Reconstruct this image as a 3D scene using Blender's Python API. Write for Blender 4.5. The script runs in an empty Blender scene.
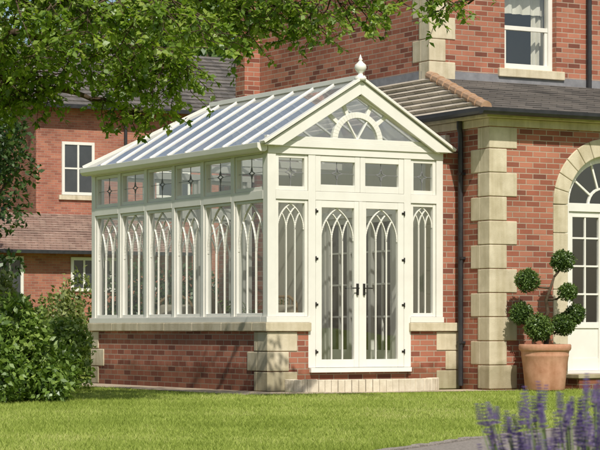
import bpy, bmesh, math, random
import numpy as np
from mathutils import Vector, Matrix
random.seed(7); rng=np.random.default_rng(7)
scene=bpy.context.scene
R=math.radians

# ---------------------------------------------------------------- materials
def newmat(name):
    m=bpy.data.materials.new(name); m.use_nodes=True
    nt=m.node_tree; nt.nodes.clear()
    out=nt.nodes.new('ShaderNodeOutputMaterial')
    return m,nt,out
def N(nt,t,**kw):
    n=nt.nodes.new(t)
    for k,v in kw.items():
        if k in n.inputs.keys(): n.inputs[k].default_value=v
        else: setattr(n,k,v)
    return n
def rgba(c): return (c[0],c[1],c[2],1)
def noise(nt,scale,detail=4,coord='Object',rough=.6):
    tc=nt.nodes.new('ShaderNodeTexCoord'); n=N(nt,'ShaderNodeTexNoise',Scale=scale,Detail=detail,Roughness=rough)
    nt.links.new(tc.outputs[coord],n.inputs['Vector']); return n
def mixc(nt,fac,a,b,blend='MIX'):
    m=nt.nodes.new('ShaderNodeMix'); m.data_type='RGBA'; m.blend_type=blend
    for s,i in ((fac,0),(a,6),(b,7)):
        if isinstance(s,(int,float)): m.inputs[i].default_value=s
        elif isinstance(s,tuple): m.inputs[i].default_value=rgba(s)
        else: nt.links.new(s,m.inputs[i])
    return m.outputs[2]
def ramp(nt,fac,stops):
    r=nt.nodes.new('ShaderNodeValToRGB'); e=r.color_ramp.elements
    while len(e)<len(stops): e.new(.5)
    for i,(p,c) in enumerate(stops): e[i].position=p; e[i].color=rgba(c)
    nt.links.new(fac,r.inputs['Fac']); return r.outputs['Color']
def grime(nt,col):
    # splash-back staining: walls and stone are dirtier close to the ground
    ge=nt.nodes.new('ShaderNodeNewGeometry'); sx=nt.nodes.new('ShaderNodeSeparateXYZ'); nt.links.new(ge.outputs['Position'],sx.inputs[0])
    n=noise(nt,5,5); a=N(nt,'ShaderNodeMath',operation='MULTIPLY_ADD'); nt.links.new(n.outputs['Fac'],a.inputs[0]); a.inputs[1].default_value=-.5; nt.links.new(sx.outputs[2],a.inputs[2])
    g=ramp(nt,a.outputs[0],[(0,(.62,.62,.56)),(.12,(1,1,1))]); return mixc(nt,1.0,col,g,'MULTIPLY')
def simple(name,c1,c2,rough=.7,scale=6,bump=.0,bscale=60,spec=.4,metal=0,streak=False,dirty=False):
    m,nt,out=newmat(name)
    n=noise(nt,scale,5); col=ramp(nt,n.outputs['Fac'],[(.3,c1),(.7,c2)])
    if streak:
        tc=nt.nodes.new('ShaderNodeTexCoord'); mp=nt.nodes.new('ShaderNodeMapping'); mp.inputs['Scale'].default_value=(9,9,.8)
        nt.links.new(tc.outputs['Object'],mp.inputs['Vector']); n5=N(nt,'ShaderNodeTexNoise',Scale=1.0,Detail=5); nt.links.new(mp.outputs[0],n5.inputs['Vector'])
        sc=ramp(nt,n5.outputs['Fac'],[(.3,(.80,.78,.72)),(.55,(1,1,1))]); col=mixc(nt,1.0,col,sc,'MULTIPLY')
    if dirty: col=grime(nt,col)
    p=N(nt,'ShaderNodeBsdfPrincipled',Roughness=rough,Metallic=metal)
    p.inputs['Specular IOR Level'].default_value=spec
    nt.links.new(col,p.inputs['Base Color'])
    if bump:
        n2=noise(nt,bscale,4); b=N(nt,'ShaderNodeBump',Strength=bump,Distance=.01)
        nt.links.new(n2.outputs['Fac'],b.inputs['Height']); nt.links.new(b.outputs[0],p.inputs['Normal'])
    nt.links.new(p.outputs[0],out.inputs[0]); return m
def brickmat(name,c1,c2,c3,mortar,bw=.225,bh=.075,ms=.006,offset=.5,dirty=False):
    m,nt,out=newmat(name)
    uv=nt.nodes.new('ShaderNodeUVMap'); uv.uv_map='UVMap'
    b=N(nt,'ShaderNodeTexBrick',Scale=1.0)
    b.offset=offset
    b.inputs['Mortar Size'].default_value=ms; b.inputs['Mortar Smooth'].default_value=.3
    b.inputs['Brick Width'].default_value=bw; b.inputs['Row Height'].default_value=bh; b.inputs['Bias'].default_value=0
    b.inputs['Color1'].default_value=(0,0,0,1); b.inputs['Color2'].default_value=(1,1,1,1); b.inputs['Mortar'].default_value=(.5,.5,.5,1)
    nt.links.new(uv.outputs[0],b.inputs['Vector'])
    col=ramp(nt,b.outputs['Color'],[(0,c1),(.35,c2),(.65,c3),(1,c2)])
    n=noise(nt,40,4); col=mixc(nt,n.outputs['Fac'],col,(.55,.55,.55),'OVERLAY')
    n3=noise(nt,1.1,4); st=ramp(nt,n3.outputs['Fac'],[(.3,(.70,.68,.66)),(.65,(1.08,1.05,1.02))])
    full=mixc(nt,b.outputs['Fac'],col,mortar); full=mixc(nt,1.0,full,st,'MULTIPLY')
    if dirty: full=grime(nt,full)
    p=N(nt,'ShaderNodeBsdfPrincipled',Roughness=.85); p.inputs['Specular IOR Level'].default_value=.25
    nt.links.new(full,p.inputs['Base Color'])
    inv=N(nt,'ShaderNodeMath',operation='SUBTRACT'); inv.inputs[0].default_value=1; nt.links.new(b.outputs['Fac'],inv.inputs[1])
    ad=N(nt,'ShaderNodeMath',operation='MULTIPLY_ADD'); nt.links.new(n.outputs['Fac'],ad.inputs[0]); ad.inputs[1].default_value=.4; nt.links.new(inv.outputs[0],ad.inputs[2])
    bp=N(nt,'ShaderNodeBump',Strength=.7,Distance=.006); nt.links.new(ad.outputs[0],bp.inputs['Height']); nt.links.new(bp.outputs[0],p.inputs['Normal'])
    nt.links.new(p.outputs[0],out.inputs[0]); return m
def glassmat(name,tint=(.95,.97,.96),opal=0.0,refl=1.0):
    m,nt,out=newmat(name)
    tr=N(nt,'ShaderNodeBsdfTransparent'); tr.inputs[0].default_value=rgba(tint)
    gl=N(nt,'ShaderNodeBsdfGlossy',Roughness=.0); gl.inputs[0].default_value=(1,1,1,1)
    n=noise(nt,1.1,1); bp=N(nt,'ShaderNodeBump',Strength=.07,Distance=.02)
    nt.links.new(n.outputs['Fac'],bp.inputs['Height']); nt.links.new(bp.outputs[0],gl.inputs['Normal'])
    # Schlick reflectance of a double-glazed pane, same from both faces
    lw=nt.nodes.new('ShaderNodeLayerWeight'); pw_=N(nt,'ShaderNodeMath',operation='POWER'); nt.links.new(lw.outputs['Facing'],pw_.inputs[0]); pw_.inputs[1].default_value=4.0
    mul=N(nt,'ShaderNodeMath',operation='MULTIPLY_ADD'); mul.use_clamp=True; nt.links.new(pw_.outputs[0],mul.inputs[0]); mul.inputs[1].default_value=.85; mul.inputs[2].default_value=.15*refl
    base=tr.outputs[0]
    if opal:
        tl=N(nt,'ShaderNodeBsdfTranslucent'); tl.inputs[0].default_value=(.76,.78,.78,1)
        df=N(nt,'ShaderNodeBsdfDiffuse'); df.inputs[0].default_value=(.52,.55,.56,1)
        m1=N(nt,'ShaderNodeMixShader'); m1.inputs[0].default_value=.55; nt.links.new(tl.outputs[0],m1.inputs[1]); nt.links.new(df.outputs[0],m1.inputs[2])
        m2=N(nt,'ShaderNodeMixShader'); m2.inputs[0].default_value=opal; nt.links.new(tr.outputs[0],m2.inputs[1]); nt.links.new(m1.outputs[0],m2.inputs[2]); base=m2.outputs[0]
    mx=N(nt,'ShaderNodeMixShader'); nt.links.new(mul.outputs[0],mx.inputs[0]); nt.links.new(base,mx.inputs[1]); nt.links.new(gl.outputs[0],mx.inputs[2])
    nt.links.new(mx.outputs[0],out.inputs[0]); return m
def leafmat(name,stops,trans=.35,gloss=.04):
    m,nt,out=newmat(name)
    a=nt.nodes.new('ShaderNodeAttribute'); a.attribute_name='rnd'
    col=ramp(nt,a.outputs['Fac'],stops)
    p=N(nt,'ShaderNodeBsdfDiffuse'); nt.links.new(col,p.inputs[0]); last=p.outputs[0]
    if trans:
        t=nt.nodes.new('ShaderNodeBsdfTranslucent'); tc=mixc(nt,1.0,col,(1.5,1.6,.7),'MULTIPLY'); nt.links.new(tc,t.inputs[0])
        mx=N(nt,'ShaderNodeMixShader'); mx.inputs[0].default_value=trans
        nt.links.new(last,mx.inputs[1]); nt.links.new(t.outputs[0],mx.inputs[2]); last=mx.outputs[0]
    if gloss:
        gl=N(nt,'ShaderNodeBsdfGlossy',Roughness=.42); gl.inputs[0].default_value=(.9,.95,.9,1)
        mx=N(nt,'ShaderNodeMixShader'); mx.inputs[0].default_value=gloss
        nt.links.new(last,mx.inputs[1]); nt.links.new(gl.outputs[0],mx.inputs[2]); last=mx.outputs[0]
    nt.links.new(last,out.inputs[0]); return m

M={}
M['brick']=brickmat('red_brick',(.16,.058,.04),(.30,.105,.066),(.40,.17,.11),(.38,.31,.24),.215,.072,.007,.5,True)
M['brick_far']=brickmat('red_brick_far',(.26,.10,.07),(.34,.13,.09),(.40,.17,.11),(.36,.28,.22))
M['stone']=simple('cream_stone',(.48,.42,.29),(.64,.57,.42),.85,5,.35,90,.2,0,True,True)
M['palestone']=simple('pale_stone',(.52,.46,.34),(.68,.62,.49),.85,9,.5,70,.2)
M['white']=simple('white_paint',(.68,.665,.595),(.75,.735,.665),.42,3,.02,40,.4)
M['plaster']=simple('cream_plaster',(.62,.58,.48),(.70,.66,.55),.9,2,.1,30,.2)
M['black']=simple('black_cast_iron',(.015,.015,.017),(.03,.03,.032),.45,8,.1,60,.5)
M['lead']=simple('lead_grey',(.16,.16,.17),(.24,.24,.25),.6,8,.1,40,.4)
M['bark']=simple('bark',(.05,.035,.022),(.12,.09,.06),.95,12,.6,50,.1)
M['terracotta']=simple('terracotta',(.40,.19,.11),(.60,.34,.23),.85,5,.2,50,.15,0,True)
M['hiptile']=simple('terracotta_tile',(.36,.22,.13),(.5,.34,.22),.85,6,.2,50,.2)
M['soil']=simple('soil',(.03,.02,.012),(.07,.045,.03),1,20,.5,40,.1)
M['brass']=simple('dark_ironmongery',(.03,.028,.025),(.05,.045,.04),.35,10,0,1,.5,.6)
M['curtain']=simple('curtain',(.6,.57,.48),(.7,.67,.58),.95,4,.1,20,.1)
M['cane']=simple('cane',(.30,.20,.10),(.42,.30,.17),.7,30,.5,60,.3)
M['cushion']=simple('cushion_fabric',(.50,.45,.34),(.58,.52,.40),.95,10,.1,60,.1)
M['paving']=brickmat('paving_slabs',(.36,.30,.22),(.44,.37,.27),(.40,.34,.25),(.18,.15,.11),.6,.45,.008)
M['tilefloor']=brickmat('floor_tiles',(.44,.40,.33),(.50,.46,.38),(.47,.43,.35),(.3,.27,.22),.4,.4,.005,0)
M['slate']=brickmat('slate',(.085,.08,.075),(.13,.122,.112),(.17,.155,.14),(.03,.03,.03),.25,.3,.004)
M['slatelit']=brickmat('slate_sunlit',(.38,.35,.28),(.46,.42,.35),(.50,.46,.38),(.12,.1,.09),.25,.3,.004)  # pale copy of the slate, sunlight on the left slope put into its colour
M['rooftile']=brickmat('brown_tiles',(.24,.16,.13),(.32,.22,.18),(.36,.27,.22),(.08,.06,.05),.2,.28,.006)
M['glass']=glassmat('window_glass')
M['roofglass']=glassmat('roof_glass',(.84,.87,.87),.58,.7)
M['darkglass']=simple('dark_glazing',(.03,.035,.04),(.06,.065,.07),.06,1,0,1,.8)
M['gravel']=simple('gravel',(.16,.14,.12),(.38,.34,.29),.95,60,.8,90,.15)
M['leaf_tree']=leafmat('leaf_tree',[(0,(.07,.135,.014)),(.5,(.18,.275,.034)),(1,(.32,.39,.075))],.5)
M['leaf_shrub']=leafmat('leaf_shrub',[(0,(.05,.10,.016)),(.5,(.14,.225,.035)),(1,(.27,.36,.08))],.3)
M['leaf_pale']=leafmat('leaf_pale',[(0,(.09,.12,.03)),(.5,(.18,.22,.06)),(1,(.30,.33,.11))],.3)
M['leaf_dark']=leafmat('leaf_dark',[(0,(.016,.035,.010)),(.5,(.035,.07,.017)),(1,(.07,.12,.028))],.2)
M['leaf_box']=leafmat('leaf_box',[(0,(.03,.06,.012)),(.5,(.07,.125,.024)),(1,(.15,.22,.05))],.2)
M['grassblade']=leafmat('grass_blade',[(0,(.19,.245,.045)),(.5,(.31,.38,.085)),(.85,(.42,.46,.14)),(1,(.52,.50,.22))],.25,0)
M['lavender']=leafmat('lavender_flower',[(0,(.16,.11,.40)),(.5,(.30,.22,.60)),(1,(.50,.40,.78))],.3,0)
M['lavstem']=leafmat('lavender_stem',[(0,(.10,.14,.06)),(1,(.22,.27,.13))],.2,0)
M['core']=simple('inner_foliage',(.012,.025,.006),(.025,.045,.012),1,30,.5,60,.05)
m,nt,out=newmat('lawn_soil_grass')
n1=noise(nt,.35,5); n2=noise(nt,14,6,rough=.7)
c=ramp(nt,n1.outputs['Fac'],[(.3,(.16,.21,.04)),(.7,(.26,.30,.08))])
c=mixc(nt,n2.outputs['Fac'],c,(.5,.5,.45),'OVERLAY')
p=N(nt,'ShaderNodeBsdfDiffuse')
nt.links.new(c,p.inputs[0]); nt.links.new(p.outputs[0],out.inputs[0]); M['lawn']=m

# ---------------------------------------------------------------- builders
def empty(name,loc=(0,0,0)):
    e=bpy.data.objects.new(name,None); e.location=loc; e.empty_display_size=.2
    scene.collection.objects.link(e); return e
class MB:
    def __init__(s): s.v=[]; s.f=[]; s.m=[]
    def hexa(s,p,mi=0):
        b=len(s.v); s.v+= [tuple(q) for q in p]
        for f in ((0,3,2,1),(4,5,6,7),(0,1,5,4),(1,2,6,5),(2,3,7,6),(3,0,4,7)):
            s.f.append(tuple(b+i for i in f)); s.m.append(mi)
    def box(s,x0,x1,y0,y1,z0,z1,mi=0):
        s.hexa([(x0,y0,z0),(x1,y0,z0),(x1,y1,z0),(x0,y1,z0),(x0,y0,z1),(x1,y0,z1),(x1,y1,z1),(x0,y1,z1)],mi)
    def poly(s,pts,mi=0):
        b=len(s.v); s.v+=[tuple(q) for q in pts]; s.f.append(tuple(range(b,b+len(pts)))); s.m.append(mi)
    def prism(s,base,off,mi=0):
        b=len(s.v); n=len(base); off=Vector(off)
        s.v+=[tuple(q) for q in base]; s.v+=[tuple(Vector(q)+off) for q in base]
        s.f.append(tuple(reversed(range(b,b+n)))); s.m.append(mi)
        s.f.append(tuple(range(b+n,b+2*n))); s.m.append(mi)
        for i in range(n):
            j=(i+1)%n; s.f.append((b+i,b+j,b+n+j,b+n+i)); s.m.append(mi)
    def beam(s,p0,p1,w,h,up=(0,0,1),mi=0):
        p0=Vector(p0);p1=Vector(p1);d=(p1-p0).normalized();side=d.cross(Vector(up)).normalized();u=side.cross(d).normalized()
        a=side*w/2;c=u*h/2
        s.hexa([p0-a-c,p0+a-c,p1+a-c,p1-a-c,p0-a+c,p0+a+c,p1+a+c,p1-a+c],mi)
    def tube(s,pts,rad,n=8,mi=0):
        pts=[Vector(p) for p in pts]; b=len(s.v)
        for i,p in enumerate(pts):
            d=(pts[min(i+1,len(pts)-1)]-pts[max(i-1,0)]).normalized()
            a=d.cross(Vector((.13,.31,.94))).normalized() if abs(d.z)<.9 else d.cross(Vector((1,0,0))).normalized()
            c=d.cross(a); r=rad[i] if hasattr(rad,'__len__') else rad
            for k in range(n):
                t=2*math.pi*k/n; s.v.append(tuple(p+a*math.cos(t)*r+c*math.sin(t)*r))
        for i in range(len(pts)-1):
            for k in range(n):
                k2=(k+1)%n; s.f.append((b+i*n+k,b+i*n+k2,b+(i+1)*n+k2,b+(i+1)*n+k)); s.m.append(mi)
        s.f.append(tuple(reversed(range(b,b+n)))); s.m.append(mi)
        e=b+(len(pts)-1)*n; s.f.append(tuple(range(e,e+n))); s.m.append(mi)
    def lathe(s,prof,c=(0,0,0),n=32,mi=0):
        b=len(s.v)
        for r,z in prof:
            for k in range(n):
                t=2*math.pi*k/n; s.v.append((c[0]+r*math.cos(t),c[1]+r*math.sin(t),c[2]+z))
        for i in range(len(prof)-1):
            for k in range(n):
                k2=(k+1)%n; s.f.append((b+i*n+k,b+i*n+k2,b+(i+1)*n+k2,b+(i+1)*n+k)); s.m.append(mi)
    def done(s,name,mats,parent=None,bevel=0,recalc=True,smooth=False):
        me=bpy.data.meshes.new(name); me.from_pydata(s.v,[],s.f)
        for mm in mats: me.materials.append(M[mm])
        me.polygons.foreach_set('material_index',s.m)
        if recalc:
            bm=bmesh.new(); bm.from_mesh(me); bmesh.ops.recalc_face_normals(bm,faces=bm.faces); bm.to_mesh(me); bm.free()
        uv=me.uv_layers.new(name='UVMap'); me.update()
        for p in me.polygons:
            n=p.normal
            for li in p.loop_indices:
                v=me.vertices[me.loops[li].vertex_index].co
                if abs(n.z)>.92: q=(v.x,v.y)
                elif abs(n.x)>abs(n.y):
                    q=(v.y,v.z/max(.3,math.sqrt(1-n.z*n.z)))
                else: q=(v.x,v.z/max(.3,math.sqrt(1-n.z*n.z)))
                uv.data[li].uv=q
            p.use_smooth=smooth
        o=bpy.data.objects.new(name,me); scene.collection.objects.link(o)
        if parent: o.parent=parent
        if bevel:
            md=o.modifiers.new('bevel','BEVEL'); md.width=bevel; md.segments=2; md.limit_method='ANGLE'; md.angle_limit=R(40)
        return o

def fastmesh(name,verts,k,rnd,mat,parent=None):
    n=len(verts); me=bpy.data.meshes.new(name)
    me.vertices.add(n*k); me.vertices.foreach_set('co',verts.astype(np.float32).ravel())
    me.loops.add(n*k); me.loops.foreach_set('vertex_index',np.arange(n*k,dtype=np.int32))
    me.polygons.add(n); me.polygons.foreach_set('loop_start',(np.arange(n)*k).astype(np.int32)); me.polygons.foreach_set('loop_total',np.full(n,k,dtype=np.int32))
    me.update(calc_edges=True)
    at=me.attributes.new('rnd','FLOAT','FACE'); at.data.foreach_set('value',rnd.astype(np.float32))
    me.materials.append(M[mat])
    o=bpy.data.objects.new(name,me); scene.collection.objects.link(o)
    if parent: o.parent=parent
    return o
def unit(a): return a/np.maximum(np.linalg.norm(a,axis=1,keepdims=True),1e-9)
def leafquads(P,D,Nn,L,W,fold=.25):
    D=unit(D); S=unit(np.cross(D,Nn)); U=np.cross(S,D)
    L=L[:,None]; W=W[:,None]
    mid=P+D*L*.45
    return np.stack([P,mid+S*W/2+U*W*fold,P+D*L,mid-S*W/2+U*W*fold],axis=1)
def leafcloud(name,clumps,dens,size,mat,parent=None,asp=.55,jit=.25):
    V=[];Rn=[]
    for (x,y,z,rx,ry,rz) in clumps:
        n=int(dens*(rx*ry+ry*rz+rx*rz)/3*4*math.pi)
        d=unit(rng.normal(size=(n,3))); rad=1-np.abs(rng.normal(0,jit,n))+rng.uniform(-.05,.12,n)
        lump=1+.16*np.sin(d[:,0]*5+x*3)*np.sin(d[:,1]*6+y*2)*np.cos(d[:,2]*5+z)
        P=np.array([x,y,z])+d*(rad*lump)[:,None]*np.array([rx,ry,rz])
        D=unit(d*.5+rng.normal(size=(n,3))*.7+np.array([0,0,-.15])); Nn=unit(d+rng.normal(size=(n,3))*.6)
        L=size*rng.uniform(.7,1.3,n)
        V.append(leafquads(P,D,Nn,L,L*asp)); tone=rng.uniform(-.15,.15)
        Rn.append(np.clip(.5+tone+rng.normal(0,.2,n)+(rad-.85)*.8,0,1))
    V=np.concatenate(V);Rn=np.concatenate(Rn); keep=V[:,:,2].min(axis=1)>0.0
    return fastmesh(name,V[keep],4,Rn[keep],mat,parent)

# ---------------------------------------------------------------- camera (site axes: x along gable front, y to the back)
CAM=Vector((-13.71,-24.88,.79)); F=2275.0; YAW=R(29.67)
fw=Vector((math.sin(YAW),math.cos(YAW),0)); rt=Vector((math.cos(YAW),-math.sin(YAW),0))
def site(X,Y,Z=0):   # garden survey coordinates (X across the view axis, Y along it) -> site axes
    v=CAM+rt*X+fw*Y; return Vector((v.x,v.y,Z))
cd=bpy.data.cameras.new('camera'); cam=bpy.data.objects.new('camera',cd); scene.collection.objects.link(cam)
cam.location=CAM; cam.rotation_euler=(R(90),0,-YAW)
cd.sensor_width=36; cd.lens=F/600*36; cd.shift_y=104/600; cd.clip_end=3000; cd.clip_start=.5
cd.dof.use_dof=True; cd.dof.focus_distance=28.5; cd.dof.aperture_fstop=20
scene.camera=cam

# ---------------------------------------------------------------- conservatory
W=2.61; D=5.28; ZS=.88; ZE=3.08
cons=empty('conservatory')
mb=MB(); T=.28
mb.box(.0,.62,0,T,0,.76); mb.box(2.08,2.87,0,T,0,.76); mb.box(.62,2.08,.02,T,0,.24)
mb.box(0,T,T,D,0,.76); mb.box(T,2.87,D-T,D,0,.76)
mb.box(W+.002,2.868,.03,.22,.874,3.12); mb.box(W+.002,2.868,D-.2,D-.03,.874,3.12)
mb.done('dwarf_walls',['brick'],cons)
mb=MB(); h=.245; e=.014
for i in range(3):
    z0=.01+i*(h+.006); z1=z0+h-.004
    a,b_=(.42,.24) if i%2==0 else (.30,.42)
    mb.box(-e,a,-e,.26,z0,z1); mb.box(-e,.2,.261,b_+.1,z0,z1)
    mb.box(-e,.2,D-b_,D+e,z0,z1)
    a2=.36 if i%2==0 else .22
    mb.box(2.87-a2,2.868,-e,.1,z0,z1)
mb.done('stone_quoins',['stone'],cons,bevel=.010)
mb=MB()
mb.box(-.05,.605,-.05,.32,.762,.872); mb.box(2.085,2.865,-.05,.32,.762,.872)
for k in range(6): mb.box(-.05,.32,.323+k*.835,.323+(k+1)*.835-.004,.762,.872)
mb.box(.323,2.86,D-.3,D+.048,.762,.872)
mb.done('stone_sill',['stone'],cons,bevel=.008)
mb=MB(); mb.box(.3,2.85,.3,D-.3,.0,.22); mb.done('floor',['tilefloor'],cons)
mb=MB()
for a in ((.23,1.5,.22,3.35),(3.3,D-.22,.22,3.35),(1.5,3.3,2.35,3.35)): mb.box(2.80,2.868,a[0],a[1],a[2],a[3])
mb.done('inner_house_wall',['plaster'],cons)
mb=MB(); mb.box(2.84,2.866,1.5,3.3,.22,2.35); mb.done('inner_doorway',['darkglass'],cons)
mb=MB()
for y in (1.5,2.08,2.66,3.24): mb.box(2.78,2.836,y,y+.07,.22,2.35)
for y in (1.57,2.15,2.73):
    mb.box(2.79,2.835,y,y+.51,2.27,2.35); mb.box(2.79,2.835,y,y+.51,.22,.5)
    for z in (.95,1.4,1.85): mb.box(2.80,2.83,y,y+.51,z,z+.025)
    mb.box(2.802,2.829,y+.243,y+.267,.5,2.27)
mb.box(2.76,2.799,1.4,1.495,.22,2.45); mb.box(2.76,2.799,3.315,3.4,.22,2.45); mb.box(2.76,2.799,1.495,3.315,2.355,2.45)
mb.done('inner_doors',['white'],cons)

def PF(a,z,d): return (a,-d,z)
def PS(a,z,d): return (-d,a,z)
def PB(a,z,d): return (a,D+d,z)
def pbox(mb,P,a0,a1,z0,z1,d0,d1,mi=0):
    mb.hexa([P(a0,z0,d0),P(a1,z0,d0),P(a1,z0,d1),P(a0,z0,d1),P(a0,z1,d0),P(a1,z1,d0),P(a1,z1,d1),P(a0,z1,d1)],mi)
def barline(mb,P,pts,w,d0,d1):
    n=len(pts); L=[];Rr=[]
    for i in range(n):
        p0=Vector(pts[max(i-1,0)]);p1=Vector(pts[min(i+1,n-1)]); t=(p1-p0).normalized(); nn=Vector((-t.y,t.x))*w/2
        c=Vector(pts[i]); L.append(c+nn); Rr.append(c-nn)
    for i in range(n-1):
        q=[L[i],L[i+1],Rr[i+1],Rr[i]]
        mb.hexa([P(v.x,v.y,d0) for v in q]+[P(v.x,v.y,d1) for v in q])
BW=.015
def tracery(mb,P,a0,a1,z0,z1,n,dd):
    w=a1-a0; Rr=w; zs=z1-.866*w-.005
    for i in range(1,n):
        x=a0+w*i/n; barline(mb,P,[(x,z0),(x,zs)],BW,dd,dd-.03)
    for i in range(0,n):
        for sgn in (1,-1):
            xs=(a0+w*i/n) if sgn==1 else (a1-w*i/n)
            pts=[]
            for k in range(0,25):
                th=R(90)*k/24; x=xs+sgn*Rr*(1-math.cos(th)); z=zs+Rr*math.sin(th)
                if i>0 and k>0:
                    if math.hypot(x-a0,z-zs)>Rr+.004 or math.hypot(x-a1,z-zs)>Rr+.004: break
                if i==0 and th>R(60.5): break
                if z>z1 : break
                pts.append((x,z))
            if len(pts)>1: barline(mb,P,pts,BW,dd-.001*(i+1)*(1 if sgn>0 else 1.5),dd-.03-.001*(i+1)*(1 if sgn>0 else 1.5))
frame=MB(); glass=MB(); lead=MB()
def sash(P,a0,a1,z0,z1,w,n=0,star=False,d=-.012):
    pbox(frame,P,a0,a0+w,z0,z1,d,d-.06); pbox(frame,P,a1-w,a1,z0,z1,d,d-.06)
    pbox(frame,P,a0+w,a1-w,z0,z0+w*1.15,d-.002,d-.058); pbox(frame,P,a0+w,a1-w,z1-w,z1,d-.002,d-.058)
    g=(a0+w,a1-w,z0+w*1.15,z1-w)
    glass.poly([P(g[0],g[2],d-.035),P(g[1],g[2],d-.035),P(g[1],g[3],d-.035),P(g[0],g[3],d-.035)])
    if n: tracery(frame,P,g[0],g[1],g[2],g[3],n,d-.02)
    if star:
        c=((g[0]+g[1])/2,(g[2]+g[3])/2); r=.06
        for q in range(4):
            a=R(90*q); t1=(c[0]+r*1.25*math.cos(a),c[1]+r*1.25*math.sin(a))
            for s in (-1,1):
                b=a+s*R(45); t0=(c[0]+r*.45*math.cos(b),c[1]+r*.45*math.sin(b)); barline(lead,P,[t0,t1],.007,d-.028-.001*s,d-.042)
        for p0,p1 in (((g[0],c[1]),(c[0]-r*1.25,c[1])),((c[0]+r*1.25,c[1]),(g[1],c[1])),((c[0],g[2]),(c[0],c[1]-r*1.25)),((c[0],c[1]+r*1.25),(c[0],g[3]))): barline(lead,P,[p0,p1],.005,d-.03,d-.04)
ZT0,ZT1=2.42,2.53
def bay(P,a0,a1,n,star=True,w=.042):
    pbox(frame,P,a0,a1,ZT0,ZT1,.006,-.10)
    sash(P,a0+.004,a1-.004,.948,ZT0-.003,w,n)
    sash(P,a0+.004,a1-.004,ZT1+.003,ZE-.093,w+.004,0,star)
def post(P,a0,a1,z0=.947,z1=ZE-.09,d=0.0): pbox(frame,P,a0,a1,z0,z1,d,-.12)
frame.box(-.004,.115,-.004,.115,.947,ZE-.09); frame.box(W-.10,W,-.004,.115,.947,ZE-.09)
frame.box(-.004,.115,D-.115,D+.004,.947,ZE-.09)
pbox(frame,PF,-.03,.595,.874,.945,.03,-.13); pbox(frame,PF,2.10,W,.874,.945,.03,-.13); frame.box(-.03,.13,.132,D+.03,.874,.945); frame.box(.132,W,D-.13,D+.03,.874,.944)
bay(PF,.115,.585,3); bay(PF,2.115,W-.10,3)
post(PF,.585,.69,.30,ZE-.09,.004); post(PF,2.01,2.115,.30,ZE-.09,.004)
pbox(frame,PF,.69,2.01,ZT0,ZT1,.006,-.10)
pbox(frame,PF,.60,2.10,.24,.297,.05,-.12)
for a0,a1 in ((.693,1.348),(1.352,2.007)):
    sash(PF,a0,a1,.302,ZT0-.003,.088,3,False,.002)
    sash(PF,a0,a1,ZT1+.003,ZE-.093,.075,0,True,.0)
pbox(frame,PF,1.325,1.375,.302,ZT0-.004,.018,.002)
pbox(frame,PF,0,W,ZE-.09,ZE,.012,-.12); pbox(frame,PF,-.06,W+.06,ZE,ZE+.075,.03,-.12)
nb=6; pw=.08; A0=.115; A1=D-.115; step=(A1-A0+pw)/nb
for i in range(nb):
    a0=A0+i*step; a1=a0+step-pw; bay(PS,a0,a1,3,True,.036)
    if i<nb-1: post(PS,a1,a1+pw,.947,ZE-.09,.004)
pbox(frame,PS,.12,D,ZE-.09,ZE,.012,-.12)
for i in range(3):
    a0=.115+i*.82; bay(PB,a0,a0+.74,3); post(PB,a0+.74,a0+.82,.947,ZE-.09,.004)
pbox(frame,PB,.12,2.8,ZE-.09,ZE,.010,-.12)
ZR=3.98; gz0=ZE+.075
ga=W/2
for s in (-1,1):
    xo=ga+s*(ga+.10); zo=3.10
    p=[(xo,-.10,zo-.015),(ga,-.10,ZR-.03),(ga,-.10,ZR-.03-.17),(ga+s*(ga-.16),-.10,zo-.015)]
    frame.prism(p,(0,.045,0))
    frame.beam((xo+s*.02,-.085,zo+.015),(ga,-.085,ZR+.005),.11,.035)
glass.poly([(.22,.0,gz0+.0),(W-.22,.0,gz0),(ga,.0,ZR-.15)])
r1=.335; cz=gz0+.03
def arc(r,a0,a1,n=16): return [(ga+r*math.cos(R(a0+(a1-a0)*k/n)),cz+r*math.sin(R(a0+(a1-a0)*k/n))) for k in range(n+1)]
barline(frame,PF,arc(r1,0,180,24),.075,.02,-.05)
pbox(frame,PF,-.02,W+.02,gz0+.001,cz+.03,.022,-.05)
for ang in (38,66,114,142):
    c,s_=math.cos(R(ang)),math.sin(R(ang)); r=r1
    k=(ZR-3.10)/(ga+.10); L=((ZR-.16)-cz)/(s_+k*abs(c))
    barline(frame,PF,[(ga+r*c,cz+r*s_),(ga+L*c,cz+L*s_)],.05,.012,-.045)
for ang in (60,120):
    c,s_=math.cos(R(ang)),math.sin(R(ang)); barline(frame,PF,[(ga,cz+.02),(ga+.30*c,cz+.30*s_)],.02,.008,-.04)
for s in (-1,1): frame.beam((ga+s*(ga-.05),-.01,3.12),(ga,-.01,ZR-.16),.09,.12)
frame.done('white_timber_frame',['white'],cons,bevel=.004)
glass.done('glazing',['glass'],cons,recalc=False)
lead.done('leaded_stars',['lead'],cons)
rg=MB(); yh=D-ga; ex=.09
E0=(-ex,-.08,3.12);E1=(-ex,D+ex,3.12);E2=(W+ex,D+ex,3.12);E3=(W+ex,-.08,3.12);R0=(ga,-.08,ZR);R1=(ga,yh,ZR)
rg.poly([E0,E1,R1,R0]);rg.poly([E1,E2,R1]);rg.poly([E2,E3,R0,R1]); rg.done('roof_glazing',['roofglass'],cons,recalc=False)
rb=MB()
def onslope(sx,y):
    t=1.0 if y<=yh else max(0,(D+ex-y)/(D+ex-yh))
    xe=-ex if sx<0 else W+ex
    return (xe,y,3.125),(xe+(ga-xe)*t,y,3.125+(ZR-3.12)*t)
k=10
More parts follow.
